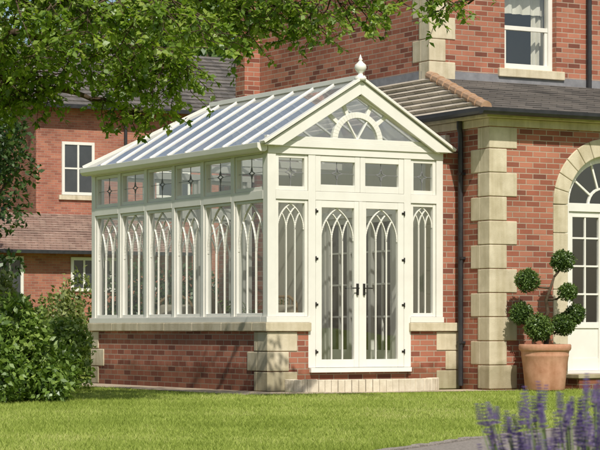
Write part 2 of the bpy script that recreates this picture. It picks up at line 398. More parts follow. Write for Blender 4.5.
for i in range(k):
    y=-.03+i*(D+ex-.03)/k
    for s in (-1,1):
        a,b_=onslope(s,y)
        if (Vector(a)-Vector(b_)).length>.15: rb.beam(a,b_,.032,.03)
for i in range(1,6):
    x=-ex+i*(W+2*ex)/6; t=1-abs(x-ga)/(ga+ex); rb.beam((x,D+ex,3.125),(x,D+ex-(D+ex-yh)*t,3.125+(ZR-3.12)*t),.032,.03)
rb.beam((-ex,D+ex,3.13),R1,.08,.05); rb.beam((W+ex,D+ex,3.13),R1,.08,.05)
rb.beam((ga,-.10,ZR+.01),(ga,yh+.02,ZR+.01),.12,.06)
for y in (1.3,2.6,3.9): rb.beam((0,y,3.06),(W,y,3.06),.06,.09)
rb.done('glazing_bars',['white'],cons,bevel=.004)
gt=MB()
prof=[(-.16,3.115),(-.155,3.05),(-.12,3.01),(-.05,3.005),(-.014,3.03),(-.014,3.115)]
gt.prism([(x,-.02,z) for x,z in prof],(0,D+.1,0)); gt.done('gutter',['white'],cons,bevel=.004)
fn=MB(); fn.lathe([(0,0),(.075,0),(.075,.05),(.035,.07),(.03,.10),(.06,.13),(.078,.165),(.07,.205),(.035,.235),(.018,.26),(.03,.275),(.018,.29),(.006,.33),(0,.34)],(ga,-.08,ZR-.03),20)
fn.done('finial',['white'],cons,smooth=True)
ir=MB()
for sx in (-1,1):
    x=1.35+sx*.05; ir.box(x-.012,x+.012,-.026,-.0025,1.22,1.37); ir.tube([(x,-.02,1.31),(x,-.055,1.31),(x+sx*.03,-.06,1.312),(x+sx*.10,-.058,1.31)],.008,8)
for x,s in ((.69,1),(2.01,-1)):
    for z in (.50,1.10,1.68,2.28):
        ir.tube([(x,-.014,z-.03),(x,-.014,z+.03)],.009,8); ir.box(min(x,x+s*.035),max(x,x+s*.035),-.012,-.0035,z-.012,z+.012)
ir.done('door_handles_and_hinges',['brass'],cons)
st=MB(); cx=1.35
def ell(a,b,n=36): return [(cx+a*math.cos(math.pi+math.pi*k/n),-.015+b*math.sin(math.pi+math.pi*k/n)) for k in range(n+1)]
def lp(a,b,t): return (a[0]+(b[0]-a[0])*t,a[1]+(b[1]-a[1])*t)
o=ell(1.12,.62); i_=ell(.98,.50)
for k in range(len(o)-1):
    g=.02+.015*random.random(); jj=random.uniform(-.006,.006)
    qq=[lp(o[k],o[k+1],g),lp(o[k],o[k+1],1-g),lp(i_[k],i_[k+1],1-g),lp(i_[k],i_[k+1],g)]
    st.prism([(x,y+jj,0) for x,y in qq],(0,0,.155+.008*random.random()))
st.prism([(x,y,0) for x,y in ell(.978,.498)],(0,0,.15),0)
st.done('entrance_step',['palestone'],cons,bevel=.006)

def armchair(x,y,rot):
    e_=empty('cane_armchair',(x,y,.222)); e_.rotation_euler=(0,0,rot); c=MB()
    for sx in (-.3,.3):
        c.tube([(sx,-.28,0),(sx,-.28,.55),(sx,.0,.62),(sx,.27,.6)],.022,8); c.tube([(sx,.27,0),(sx*.98,.27,.6),(sx*.75,.34,.95)],.022,8)
    c.tube([(-.225,.34,.95),(-.1,.36,1.04),(.1,.36,1.04),(.225,.34,.95)],.022,8)
    for k in range(9):
        u=-.2+k*.05; c.tube([(u,.29,.38),(u,.355,1.02)],.008,5)
    for k in range(7):
        v=-.24+k*.085
        for sx in (-.3,.3): c.tube([(sx,v,.3),(sx,v,.6)],.007,5)
    c.box(-.3,.3,-.28,.28,.28,.33); c.done('frame',['cane'],e_)
    c=MB(); c.box(-.27,.27,-.26,.25,.335,.45); c.hexa([(-.25,.2,.46),(.25,.2,.46),(.25,.28,.46),(-.25,.28,.46),(-.23,.26,.92),(.23,.26,.92),(.23,.33,.92),(-.23,.33,.92)]); c.done('cushions',['cushion'],e_,bevel=.035)
armchair(.85,4.2,R(-20)); armchair(2.2,3.9,R(-60)); armchair(.75,2.2,R(70))
e_=empty('round_table',(1.5,3.1,.222)); c=MB(); c.lathe([(0,.70),(.42,.70),(.43,.715),(.42,.73),(0,.73)],n=32); c.lathe([(.2,0),(.2,.03),(.04,.06),(.03,.35),(.04,.66),(.15,.699)],n=16); c.done('table_top_and_pedestal',['white'],e_)
def houseplant(x,y,s):
    e_=empty('potted_palm',(x,y,.222)); c=MB(); c.lathe([(0,0),(.13,0),(.18,.3),(.19,.3),(.19,.33),(.165,.33),(.16,.28),(0,.28)],n=24); c.done('pot',['terracotta'],e_)
    V=[];Rn=[]
    for k in range(16):
        a=random.uniform(0,6.28); L=s*random.uniform(.7,1); d=Vector((math.cos(a),math.sin(a),0)); sd=Vector((-d.y,d.x,0)); pr=Vector((0,0,.28))
        for j in range(12):
            t=(j+1)/12; q=d*L*.4*t**1.5+Vector((0,0,.28+L*(1.0*t-.45*t*t)))
            for sg in (-1,1):
                l=.16*math.sin(math.pi*min(1,t*.9+.1))+.03; tip=q+sd*sg*l+d*.06+Vector((0,0,-.05)); V.append([q,(q+tip)/2+d*.014,tip,(q+tip)/2-d*.014]); Rn.append(random.random())
            V.append([pr-sd*.004,pr+sd*.004,q+sd*.004,q-sd*.004]); Rn.append(.3); pr=q
    fastmesh('fronds',np.array([[list(v) for v in q] for q in V]),4,np.array(Rn),'leaf_shrub',e_)
houseplant(2.2,4.5,1.4); houseplant(.75,4.75,.8); houseplant(.72,.8,.6)
# ---------------------------------------------------------------- brick house
house=empty('brick_house')
HX=2.87; HY=-.70; XE=12; YE=6.8; UX=3.44; UY=1.6; ZL=3.55; ZU=7.4
AC=4.76; AR=.66; ARO=.89; ASP=2.42
w=MB(); t=.3
w.box(HX,HX+t,HY+t,YE,0,ZL)
w.box(HX,AC-ARO,HY,HY+t,0,ZL); w.box(AC+ARO,XE,HY,HY+t,0,ZL)
nA=28
for k in range(nA):
    t0=math.pi-math.pi*k/nA; t1=math.pi-math.pi*(k+1)/nA
    xa,za=AC+ARO*math.cos(t0),ASP+ARO*math.sin(t0); xb,zb=AC+ARO*math.cos(t1),ASP+ARO*math.sin(t1)
    w.prism([(xa,HY,za),(xb,HY,zb),(xb,HY,ZL),(xa,HY,ZL)],(0,t,0))
w.box(AC-ARO,AC+ARO,HY,HY+t,0,.20)
w.box(HX+t,XE,YE-t,YE,0,ZU); w.box(XE-t,XE,HY+t,YE-t,0,ZL)
wx0,wx1,wz0,wz1=4.70,5.60,4.47,5.75
w.box(UX,UX+t,UY+t,YE-t,ZL,ZU); w.box(UX,wx0,UY,UY+t,ZL,ZU); w.box(wx1,XE,UY,UY+t,ZL,ZU); w.box(wx0,wx1,UY,UY+t,ZL,wz0); w.box(wx0,wx1,UY,UY+t,wz1,ZU)
w.box(XE-t,XE,UY+t,YE-t,ZL,ZU)
w.done('brick_walls',['brick'],house)
q=MB()
def quoins(mb,cx,cy,z0,z1,hh=.31,e=.014,L=.42,S=.26):
    z=z0;i=0
    while z+hh*.5<z1:
        zt=min(z+hh,z1); a,b=(L,S) if i%2==0 else (S,L)
        mb.box(cx-e,cx+a,cy-e,cy+.2,z,zt-.008); mb.box(cx-e,cx+.2,cy+.201,cy+b,z,zt-.008); z+=hh; i+=1
quoins(q,HX,HY,.02,3.40); quoins(q,UX,UY,4.20,7.3)
for sgn in (-1,1):
    z=.20
    while z<ASP-.1:
        zt=min(z+.37,ASP); x0,x1=sorted((AC+sgn*AR,AC+sgn*(ARO+.001))); q.box(x0,x1,HY-.016,HY+.24,z,zt-.006); z+=.37
nv=13
for k in range(nv):
    t0=math.pi*k/nv+.004;t1=math.pi*(k+1)/nv-.004; pts=[]
    for rr,seq in ((AR,range(5)),(ARO+.002,range(4,-1,-1))):
        for j in seq:
            tt=t0+(t1-t0)*j/4; pts.append((AC+rr*math.cos(tt),HY-.016,ASP+rr*math.sin(tt)))
    q.prism(pts,(0,.25,0))
q.box(wx0-.12,wx1+.12,UY-.05,UY+.2,wz0-.12,wz0+.001); q.box(wx0-.1,wx1+.1,UY-.014,UY+.1,wz1,wz1+.22)
q.done('stone_dressings',['stone'],house,bevel=.010)
fz=MB(); fz.box(HX-.03,XE,HY-.03,HY+.1,3.40,3.50); fz.box(HX-.03,HX+.1,HY+.101,YE,3.40,3.50)
fz.box(HX-.12,XE,HY-.12,HY+.1,3.503,3.55);fz.box(HX-.12,HX+.1,HY+.101,YE,3.503,3.55)
fz.done('stone_frieze',['stone'],house,bevel=.006)
gu=MB()
gp=[(-.10,.075),(-.10,.03),(-.08,.0),(-.03,-.01),(.0,.0),(.0,.075)]
gu.prism([(HX-.31,HY-.22+a,3.53+b) for a,b in gp],(XE-HX+.3,0,0))
gu.prism([(HX-.21+a,HY-.22,3.53+b) for a,b in gp],(0,YE-HY+.2,0))
gu.tube([(2.80,-.10,3.50),(2.80,-.10,3.42),(2.82,-.10,3.34),(2.82,-.10,.05)],.036,10)
for z in (.6,1.7,2.8): gu.box(2.79,2.87,-.145,-.055,z,z+.03)
gu.tube([(6.14,UY-.06,3.9),(6.14,UY-.06,7.4)],.036,10)
gu.done('gutters_and_downpipes',['black'],house)
def tiled(mb,e0,e1,r0,r1,n,rise=.03,mi=0):
    e0,e1,r0,r1=map(Vector,(e0,e1,r0,r1))
    nrm=(e1-e0).cross(r0-e0).normalized()
    if nrm.z<0: nrm=-nrm
    for i in range(n):
        a0=e0.lerp(r0,i/n);a1=e1.lerp(r1,i/n);b0=e0.lerp(r0,min(1,(i+1)/n));b1=e1.lerp(r1,min(1,(i+1)/n))
        o=nrm*rise
        mb.hexa([a0,a1,b1,b0,a0+o,a1+o,b1+nrm*.002,b0+nrm*.002],mi)
rf=MB()
A=(HX-.21,HY-.23,3.58); B=(XE,HY-.23,3.58); C=(UX,UY,4.27); Dd=(XE,UY,4.27); A2=(HX-.21,YE,3.58); C2=(UX,YE,4.27)
tiled(rf,A,B,C,Dd,15,.018,0)
tiled(rf,A,A2,C,C2,8,.055,1)
rf.done('slate_skirt_roof',['slate','slatelit'],house)
hp=MB(); n=9
for i in range(n):
    a=Vector(A).lerp(Vector(C),i/n)+Vector((0,0,.035));b=Vector(A).lerp(Vector(C),(i+1.06)/n)+Vector((0,0,.028))
    hp.tube([a,b],[.075,.062],10)
hp.done('hip_tiles',['hiptile'],house,smooth=False)
fl=MB(); fl.box(UX,XE,UY-.012,UY-.002,4.26,4.38); fl.box(UX-.012,UX-.002,UY,YE,4.26,4.38); fl.done('lead_flashing',['lead'],house)
ur=MB(); e=.35
P0=(UX-e,UY-e,ZU);P1=(XE+e,UY-e,ZU);P2=(XE+e,YE+e,ZU);P3=(UX-e,YE+e,ZU);Q0=(UX+2.6,(UY+YE)/2,ZU+2);Q1=(XE-2.6,(UY+YE)/2,ZU+2)
tiled(ur,P0,P1,Q0,Q1,18);tiled(ur,P3,P2,Q0,Q1,18);tiled(ur,P0,P3,Q0,Q0,18);tiled(ur,P1,P2,Q1,Q1,18); ur.box(UX-e,XE+e,UY-e,YE+e,ZU-.12,ZU-.001)
ur.done('main_roof',['slate'],house)
dr=MB(); dg=MB(); yf=HY+.13
def arcq(mb,r0,r1,y0,y1,n=24,a0=0,a1=math.pi):
    for k in range(n):
        t0=a0+(a1-a0)*k/n;t1=a0+(a1-a0)*(k+1)/n
        mb.prism([(AC+r0*math.cos(t0),y0,ASP+r0*math.sin(t0)),(AC+r1*math.cos(t0),y0,ASP+r1*math.sin(t0)),(AC+r1*math.cos(t1),y0,ASP+r1*math.sin(t1)),(AC+r0*math.cos(t1),y0,ASP+r0*math.sin(t1))],(0,y1-y0,0))
arcq(dr,AR-.085,AR,yf-.05,yf+.05); arcq(dr,.22,.25,yf-.02,yf+.02,12)
dr.box(AC-AR,AC-AR+.085,yf-.05,yf+.05,.2,ASP); dr.box(AC+AR-.085,AC+AR,yf-.05,yf+.05,.2,ASP)
dr.box(AC-AR+.085,AC+AR-.085,yf-.052,yf+.05,ASP-.08,ASP+.03)
for ang in (36,72,108,144):
    c,s=math.cos(R(ang)),math.sin(R(ang)); dr.beam((AC+.25*c,yf,ASP+.25*s),(AC+.58*c,yf,ASP+.58*s),.028,.03,up=(0,1,0))
for sg in (-1,1):
    x0=AC+sg*.002; x1=AC+sg*(AR-.087); x0,x1=sorted((x0,x1)); z0,z1=.24,ASP-.083
    dr.box(x0,x0+.07,yf-.03,yf+.02,z0,z1);dr.box(x1-.07,x1,yf-.03,yf+.02,z0,z1)
    dr.box(x0+.07,x1-.07,yf-.028,yf+.018,z0,z0+.16);dr.box(x0+.07,x1-.07,yf-.028,yf+.018,z1-.07,z1); dr.box(x0+.07,x1-.07,yf-.028,yf+.018,.80,.88)
    dr.box(x0+.07,x1-.07,yf-.012,yf+.01,z0+.16,.80)
    xm=(x0+x1)/2; dr.box(xm-.012,xm+.012,yf-.02,yf+.01,.88,z1-.07)
    for zz in (1.25,1.62,1.99): dr.box(x0+.07,x1-.07,yf-.018,yf+.008,zz-.012,zz+.012)
    dg.poly([(x0+.07,yf,.88),(x1-.07,yf,.88),(x1-.07,yf,z1-.07),(x0+.07,yf,z1-.07)])
dg.poly([(AC+(AR-.08)*math.cos(math.pi*k/20),yf,ASP+.03+(AR-.1)*math.sin(math.pi*k/20)) for k in range(21)])
dr.box(AC-AR,AC+AR,HY+.02,yf+.05,.2,.238)
y0=UY+.1
for a in ((wx0,wx0+.07,wz0,wz1),(wx1-.07,wx1,wz0,wz1),(wx0+.07,wx1-.07,wz0,wz0+.09),(wx0+.07,wx1-.07,wz1-.07,wz1)): dr.box(a[0],a[1],y0,y0+.1,a[2],a[3])
dr.box(wx0+.07,wx1-.07,y0+.02,y0+.07,5.04,5.10)
for a in ((wx0+.07,wx0+.115,wz0+.09,5.04),(wx1-.115,wx1-.07,wz0+.09,5.04)): dr.box(a[0],a[1],y0+.03,y0+.07,a[2],a[3])
dg.poly([(wx0,y0+.05,wz0),(wx1,y0+.05,wz0),(wx1,y0+.05,wz1),(wx0,y0+.05,wz1)])
dr.done('white_door_and_window_frames',['white'],house,bevel=.003)
dg.done('house_glazing',['glass'],house,recalc=False)
cu=MB()
def drape(x0,x1,y,z0,z1,n=24):
    for k in range(n):
        xa=x0+(x1-x0)*k/n;xb=x0+(x1-x0)*(k+1)/n
        cu.poly([(xa,y+.03*math.sin(k*1.7),z0),(xb,y+.03*math.sin((k+1)*1.7),z0),(xb,y+.03*math.sin((k+1)*1.7),z1),(xa,y+.03*math.sin(k*1.7),z1)])
drape(wx0,wx0+.22,y0+.25,wz0,wz1,10); drape(wx1-.2,wx1,y0+.25,wz0,wz1,10); drape(wx0,wx1,y0+.2,5.3,wz1,20)
drape(AC-.8,AC-.45,HY+.5,.2,3.3,12)
cu.done('curtains',['curtain'],house,recalc=False)
fr=MB(); fr.box(HX+.3,XE-.3,HY+.3,YE-.3,3.3,3.36); fr.box(HX+.3,XE-.3,HY+.3,YE-.3,.1,.16); fr.box(HX+.3,XE-.3,HY+2.6,HY+2.65,.16,3.3); fr.box(UX+.3,XE-.3,UY+2.2,UY+2.25,4,7)
fr.done('inner_floors',['plaster'],house)
sp=MB(); sp.box(3.98,5.6,HY-.42,HY-.017,0,.15); sp.done('door_step',['brick'],house); sp=MB(); sp.box(3.95,5.63,HY-.45,HY-.018,.152,.20); sp.done('door_step_stone',['stone'],house,bevel=.006)

# ---------------------------------------------------------------- potted topiary
PX,PY=3.40,-1.17
pot=empty('terracotta_plant_pot',(PX,PY,.012))
pm=MB(); pm.lathe([(0,0),(.245,0),(.255,.02),(.28,.28),(.30,.42),(.305,.43),(.305,.45),(.302,.46),(.312,.50),(.325,.505),(.335,.53),(.335,.57),(.325,.585),(.30,.585),(.285,.56),(.28,.50),(0,.50)],(0,0,0),48,0)
po=pm.done('pot_body',['terracotta'],pot,smooth=True); md=po.modifiers.new('e','EDGE_SPLIT'); md.split_angle=R(35)
pm=MB(); pm.lathe([(0,.525),(.15,.53),(.28,.515)],(0,0,0),24,0); pm.done('soil',['soil'],pot)
top=empty('topiary_shrub',(PX,PY,.012))
balls=[(.23,1.65,.15,.05),(-.23,1.40,.155,-.05),(.28,1.25,.12,-.1),(-.30,.98,.145,.05),(-.09,.80,.18,-.1),(.24,.84,.155,.05),(.40,.97,.13,.12)]
tm=MB(); BC=[]
trunk=[(0,.5),(.03,.7),(-.03,.85),(.04,1.0),(.01,1.15),(.07,1.3),(.12,1.45)]
tm.tube([rt*a+fw*(.02*math.sin(z*9))+Vector((0,0,z)) for a,z in trunk],[.035,.032,.028,.026,.022,.018,.014],8)
for a,z,r,dp in balls:
    c=rt*a+fw*dp+Vector((0,0,z)); BC.append((c.x,c.y,c.z,r*random.uniform(.88,.98),r*.93,r*random.uniform(.8,.92)))
    zs=max(.6,min(1.42,z-.12)); j=min(range(len(trunk)),key=lambda k:abs(trunk[k][1]-zs)); s=rt*trunk[j][0]+Vector((0,0,trunk[j][1]))
    mid=(s+c)/2+Vector((0,0,-.04)); tm.tube([s,mid,c],[.016,.013,.010],7)
tm.done('twisted_stem',['bark'],top,smooth=True)
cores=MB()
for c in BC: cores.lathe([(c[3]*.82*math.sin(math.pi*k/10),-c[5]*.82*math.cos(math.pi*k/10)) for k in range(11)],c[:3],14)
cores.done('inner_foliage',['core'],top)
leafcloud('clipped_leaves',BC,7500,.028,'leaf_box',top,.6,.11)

# ---------------------------------------------------------------- ground
g=MB(); g.poly([(-900,-900,0),(900,-900,0),(900,900,0),(-900,900,0)]); g.done('ground',['lawn'],recalc=False)
g=MB(); g.poly([(-.85,-1.0,.006),(12,-1.0,.006),(12,-.2,.006),(-.85,-.2,.006)]) ; g.poly([(-.85,-.2,.006),(.2,-.2,.006),(.2,7.5,.006),(-.85,7.5,.006)]); g.done('paving',['paving'],recalc=False)
le=[(-.6,12.0),(.2,13.8),(.80,15.2),(1.35,16.5),(2.47,18.5),(3.8,19.9),(6,21.2),(9,22)]
def smoothpts(p,n=8):
    o=[]
    for i in range(len(p)-1):
        a=Vector(p[max(i-1,0)]);b=Vector(p[i]);c=Vector(p[i+1]);d=Vector(p[min(i+2,len(p)-1)])
        for k in range(n):
            t=k/n; o.append(.5*((2*b)+(c-a)*t+(2*a-5*b+4*c-d)*t*t+(3*b-a-3*c+d)*t**3))
    o.append(Vector(p[-1])); return o
ls=smoothpts(le); g=MB(); ed=MB()
for i in range(len(ls)-1):
    a,b=ls[i],ls[i+1]; d=(b-a).normalized(); nn=Vector((d.y,-d.x))
    d2=(ls[min(i+2,len(ls)-1)]-ls[i+1]).normalized() if i+2<len(ls) else d; n2=Vector((d2.y,-d2.x))
    q=[a+nn*.06,b+n2*.06,b+n2*2.2,a+nn*2.2]; g.poly([site(v.x,v.y,.008) for v in q])
    q=[a+(b-a)*.03,b-(b-a)*.03,b+n2*.06-(b-a)*.03,a+nn*.06+(b-a)*.03]; ed.prism([site(v.x,v.y,0) for v in q],(0,0,.018+.01*random.random()))
gp_=empty('garden_path'); g.done('gravel_surface',['gravel'],gp_,recalc=False); ed.done('stone_edging',['gravel'],gp_,bevel=.006)
lsn=np.array([[v.x,v.y] for v in ls])
n=260000
Yc=13.2*(34/13.2)**rng.random(n); Xc=Yc*rng.uniform(-.145,.145,n)
edge=np.interp(Yc,lsn[:,1],lsn[:,0]); ok=(Xc<edge-.01)|(Yc>22.2)
Xc,Yc=Xc[ok],Yc[ok]
px=CAM.x+rt.x*Xc+fw.x*Yc; py=CAM.y+rt.y*Xc+fw.y*Yc
ok=~((px>-.86+.02*np.sin(py*9))&(py>-1.02+.02*np.sin(px*8)))
px,py=px[ok],py[ok]; n=len(px)
hgt=rng.uniform(.012,.034,n)*(1+.25*np.sin(px*1.3)*np.sin(py*1.7)); ang=rng.uniform(0,2*np.pi,n); wd=rng.uniform(.004,.008,n)
tuft=rng.random(n)<.004; hgt[tuft]*=1.8
lean=rng.normal(0,.6,(n,2))*hgt[:,None]
base=np.stack([px,py,np.zeros(n)],1); s=np.stack([np.cos(ang),np.sin(ang),np.zeros(n)],1)*wd[:,None]/2
tip=base+np.concatenate([lean,hgt[:,None]],1)
V=np.stack([base-s,base+s,tip],1)
patch=.47+.2*np.sin(px*.9+py*.4)*np.sin(py*.7-px*.2)+.14*np.sin(px*3.1+1)*np.sin(py*2.7)+.1*np.sin(px*7.3+py*2)*np.sin(py*6.1-px)
fastmesh('lawn_grass',V,3,np.clip(patch+rng.normal(0,.2,n),0,1),'grassblade')

# ---------------------------------------------------------------- overhanging tree
tree=empty('broadleaf_tree',site(-6.2,24,0))
inv=tree.location.copy()
def tl(X,Y,Z): return site(X,Y,Z)-inv
tb=MB()
tb.tube([tl(-6.2,24,0),tl(-6.15,24,1.2),tl(-6.25,24.1,2.6),tl(-6.0,24.1,4.2),tl(-5.8,24.2,6.0),tl(-5.9,24.2,8.5)],[.34,.25,.22,.19,.14,.05],12)
limbs=[
 [(-6.05,24.1,3.4),(-4.6,23.9,3.75),(-3.4,23.8,3.95),(-2.2,23.7,3.85),(-1.2,23.6,3.65)],
 [(-6.0,24.1,4.0),(-4.5,24.6,4.5),(-2.8,24.9,4.7),(-1.2,25.0,4.55),(.0,25.0,4.3)],
 [(-5.9,24.1,4.6),(-4.2,23.5,5.2),(-2.2,23.3,5.2),(-.2,23.4,4.8),(1.0,23.5,4.45),(1.8,23.5,4.2)],
 [(-6.1,24.0,3.0),(-5.0,24.4,3.3),(-4.0,24.6,3.5),(-3.0,24.7,3.5),(-2.2,24.7,3.3),(-1.7,24.7,3.1)],
 [(-5.9,24.2,5.4),(-4.4,24.9,6.0),(-2.5,25.2,6.0),(-1.0,25.3,5.6)],
 [(-6.0,24.1,3.8),(-4.8,23.0,4.1),(-3.6,22.6,4.2),(-2.2,22.5,4.15),(-1.1,22.6,3.95)],
 [(-5.9,24.1,4.8),(-4.0,24.3,5.1),(-2.0,24.4,5.0),(-.4,24.5,4.6),(.7,24.4,4.3)],
 [(-5.9,24.1,5.0),(-7.2,24.6,5.8),(-8.4,25,6.0)],[(-5.9,24.1,5.6),(-6.4,23,6.6),(-7,22,7.2)],[(-5.9,24.1,5.8),(-5.6,25.5,6.8),(-5.0,26.5,7.3)],
 [(-5.85,24.2,6.2),(-4.8,24.2,7.0),(-3.6,24.2,7.4)],
]
def bound(X):  # lowest height the drooping skirt of the crown reaches, by distance from the trunk
    return float(np.interp(X,[-3.4,-2.9,-2.4,-1.8,-1.3,-.85,-.4,0,.5,1.0,1.6,2.0],[3.0,3.25,3.4,3.05,3.15,3.4,3.6,3.8,4.0,4.1,4.15,4.2]))
LP=[];LD=[];LN=[];LL=[];LR=[]
def twig(p,d,L,nl,r=.006):
    pts=[Vector(p)]; d=Vector(d).normalized(); seg=5
    for k in range(seg):
        d=(d+Vector((random.gauss(0,.14),random.gauss(0,.14),random.gauss(-.08,.08)))).normalized(); pts.append(pts[-1]+d*L/seg)
    tb.tube(pts,[r*(1-.75*k/seg) for k in range(seg+1)],4)
    tone=random.gauss(.5,.17)
    for j in range(nl):
        u=random.uniform(.15,1)*seg; k=min(int(u),seg-1); q=pts[k].lerp(pts[k+1],u-k)
        dd=(pts[k+1]-pts[k]).normalized(); sd=Vector((random.gauss(0,1),random.gauss(0,1),random.gauss(0,.5))).normalized()
        LP.append(q); LD.append(dd*.5+sd*.9+Vector((0,0,-.25))); LN.append(Vector((random.gauss(0,.6),random.gauss(0,.6)-.4,1))); LL.append(random.uniform(.045,.095)); LR.append(tone+random.gauss(0,.18))
for li,lm in enumerate(limbs):
    P3=[tl(*p) for p in lm]; n=len(P3)
    fine=[]
    for i in range(n-1):
        for k in range(6): fine.append(P3[i].lerp(P3[i+1],k/6)+Vector((random.gauss(0,.02),random.gauss(0,.02),random.gauss(0,.02))))
    fine.append(P3[-1]); r0=.075 if li<6 else .06
    tb.tube(fine,[r0*(1-.85*k/len(fine)) for k in range(len(fine))],8)
    for k,p in enumerate(fine):
        if k<4: continue
        rel=p+inv-CAM; X=rel.dot(rt)
        dens=1.0 if X<-1.5 else max(.45,1.0-(X+1.5)*.2)
        nbr=max(1,int(round((3.6 if li<7 else 2)*dens+random.random()*.6)))
        for b_ in range(nbr):
            a=random.uniform(0,2*math.pi); d=Vector((math.cos(a),math.sin(a),random.uniform(-.9,.35)))
            L=random.uniform(.4,.85); pp=[p]; dcur=d.normalized()
            for s_ in range(4):
                dcur=(dcur+Vector((random.gauss(0,.12),random.gauss(0,.12),-.10))).normalized(); nx=pp[-1]+dcur*L/4
                if nx.z<bound((nx+inv-CAM).dot(rt)): break
                pp.append(nx)
            if len(pp)<2: continue
            tb.tube(pp,[.013*(1-.2*j) for j in range(len(pp))],5)
            for s_ in range(1,len(pp)):
                for _ in range(2 if random.random()<.7*dens+.1 else 1):
                    a=random.uniform(0,2*math.pi); twig(pp[s_],dcur*.6+Vector((math.cos(a),math.sin(a),random.uniform(-.6,.5))),random.uniform(.22,.45),int(random.uniform(10,18)))
tb.done('trunk_and_branches',['bark'],tree,smooth=True)
P=np.array(LP);Dn=np.array(LD);Nn=unit(np.array(LN));L=np.array(LL)
fastmesh('leaves',leafquads(P,Dn,Nn,L,L*.66,.18),4,np.clip(np.array(LR),0,1),'leaf_tree',tree)
print('tree leaves',len(P))

# ---------------------------------------------------------------- shrubs, hedge, background trees
def shrub(name,X,Y,Z,rx,ry,rz,n,dens,size,mat,asp=.5):
    c0=site(X,Y,0); e_=empty(name,c0); cl=[]
    for k in range(n):
        a=random.uniform(0,2*math.pi); u=random.random()**.5; h=random.uniform(.15,1)
        s=1-.55*h*h; cl.append((math.cos(a)*u*rx*s,math.sin(a)*u*ry*s,Z*h*.82,rx*random.uniform(.22,.42),ry*random.uniform(.22,.42),rz*random.uniform(.18,.34)))
    leafcloud('foliage',cl,dens,size,mat,e_,asp)
    st=MB()
    for k in range(7):
        c=cl[k%len(cl)]; st.tube([(0,0,0),(c[0]*.4,c[1]*.4,c[2]*.5),(c[0],c[1],c[2])],[.03,.02,.01],6)
    st.done('stems',['bark'],e_); return e_
shrub('laurel_shrub',-3.22,24.6,1.05,.72,.75,1.1,26,620,.08,'leaf_shrub')
shrub('laurel_shrub',-3.95,27.5,1.5,.75,.95,1.5,22,420,.085,'leaf_pale')
shrub('garden_shrub',-3.25,29.8,.9,.55,.65,1.0,14,480,.07,'leaf_shrub')
shrub('garden_shrub',-3.9,38,1.6,1.1,1.1,1.5,18,260,.09,'leaf_pale')
he=empty('hedge',site(-4.5,42,0)); cl=[]
for k in range(60):
    X=-1.6+k*.2-2; p=site(X+random.gauss(0,.1),43+random.gauss(0,.3)+k*.02,random.uniform(.5,1.55))-he.location
    cl.append((p.x,p.y,p.z,.55,.5,.55))
leafcloud('foliage',cl,170,.10,'leaf_dark',he)
def bigtree(name,X,Y,H,rad,mat,n=26,dens=14,size=.28,z0=.3):
    c0=site(X,Y,0); e_=empty(name,c0); t_=MB(); t_.tube([(0,0,0),(.1,0,H*.3),(0,.1,H*.6),(0,0,H*.9)],[rad*.09,rad*.07,rad*.045,rad*.01],10)
    cl=[]
    for k in range(n):
        a=random.uniform(0,2*math.pi); h=random.uniform(z0,1); u=math.sqrt(random.random())*rad*math.sqrt(max(.05,1-((h-.55)/.5)**2))*.85
        c=(math.cos(a)*u,math.sin(a)*u,H*h*.93); r=rad*random.uniform(.22,.36); cl.append((*c,r,r,r*.8))
        if k%2==0: t_.tube([(0,0,H*h*.55),(c[0]*.5,c[1]*.5,H*h*.75),c],[rad*.03,rad*.02,rad*.006],6)
    t_.done('trunk_and_limbs',['bark'],e_,smooth=True); leafcloud('foliage',cl,dens,size,mat,e_)
bigtree('dark_garden_tree',-8.3,56,9,2.0,'leaf_dark',30,60,.16,.12)
bigtree('dark_garden_tree',-10.8,62,10,3,'leaf_dark',30,35,.18,.1)
for X,Y,H,r_ in ((-16,98,15,6),(-8,104,16,6.5),(-3,96,16,6),(1,100,17,6),(8,108,16,7),(-24,96,14,6)):
    bigtree('background_tree',X,Y,H,r_,'leaf_shrub',34,7,.42,.2)
for ang_,dist in ((-150,60),(-120,55),(172,62),(150,58),(-84,60)):
    a=R(ang_); X=dist*math.sin(a); Y=dist*math.cos(a); bigtree('reflection_tree',X,Y,9,6,'leaf_shrub',24,5,.5,.1)  # trees added out of view to darken the reflections in the glass

# ---------------------------------------------------------------- neighbouring house
nh=empty('neighbouring_brick_house')
w=MB(); w.box(13.9,28,40,50,0,7.7); w.done('brick_walls',['brick_far'],nh)
w=MB(); tiled(w,(13.6,39.6,7.7),(28.3,39.6,7.7),(13.6,45,10.2),(28.3,45,10.2),16,.04); tiled(w,(13.6,50.4,7.7),(28.3,50.4,7.7),(13.6,45,10.2),(28.3,45,10.2),16,.04); w.done('slate_roof',['slate'],nh)
w=MB(); w.prism([(13.9,40,7.7),(13.9,50,7.7),(13.9,45,10.05)],(.3,0,0)); w.prism([(27.7,40,7.7),(27.7,50,7.7),(27.7,45,10.05)],(.3,0,0)); w.done('gable_ends',['brick_far'],nh)
def farwin(fr_,gl_,x0,x1,z0,z1,y,nx=2,nz=2):
    fr_.box(x0,x0+.09,y-.05,y+.02,z0,z1);fr_.box(x1-.09,x1,y-.05,y+.02,z0,z1);fr_.box(x0+.09,x1-.09,y-.05,y+.02,z0,z0+.09);fr_.box(x0+.09,x1-.09,y-.05,y+.02,z1-.09,z1)
    for i in range(1,nx): xm=x0+(x1-x0)*i/nx; fr_.box(xm-.03,xm+.03,y-.042,y+.02,z0+.09,z1-.09)
    for i in range(1,nz): zm=z0+(z1-z0)*i/nz; fr_.box(x0+.09,x1-.09,y-.038,y+.02,zm-.025,zm+.025)
    gl_.box(x0+.05,x1-.05,y-.02,y+.0,z0+.05,z1-.05)
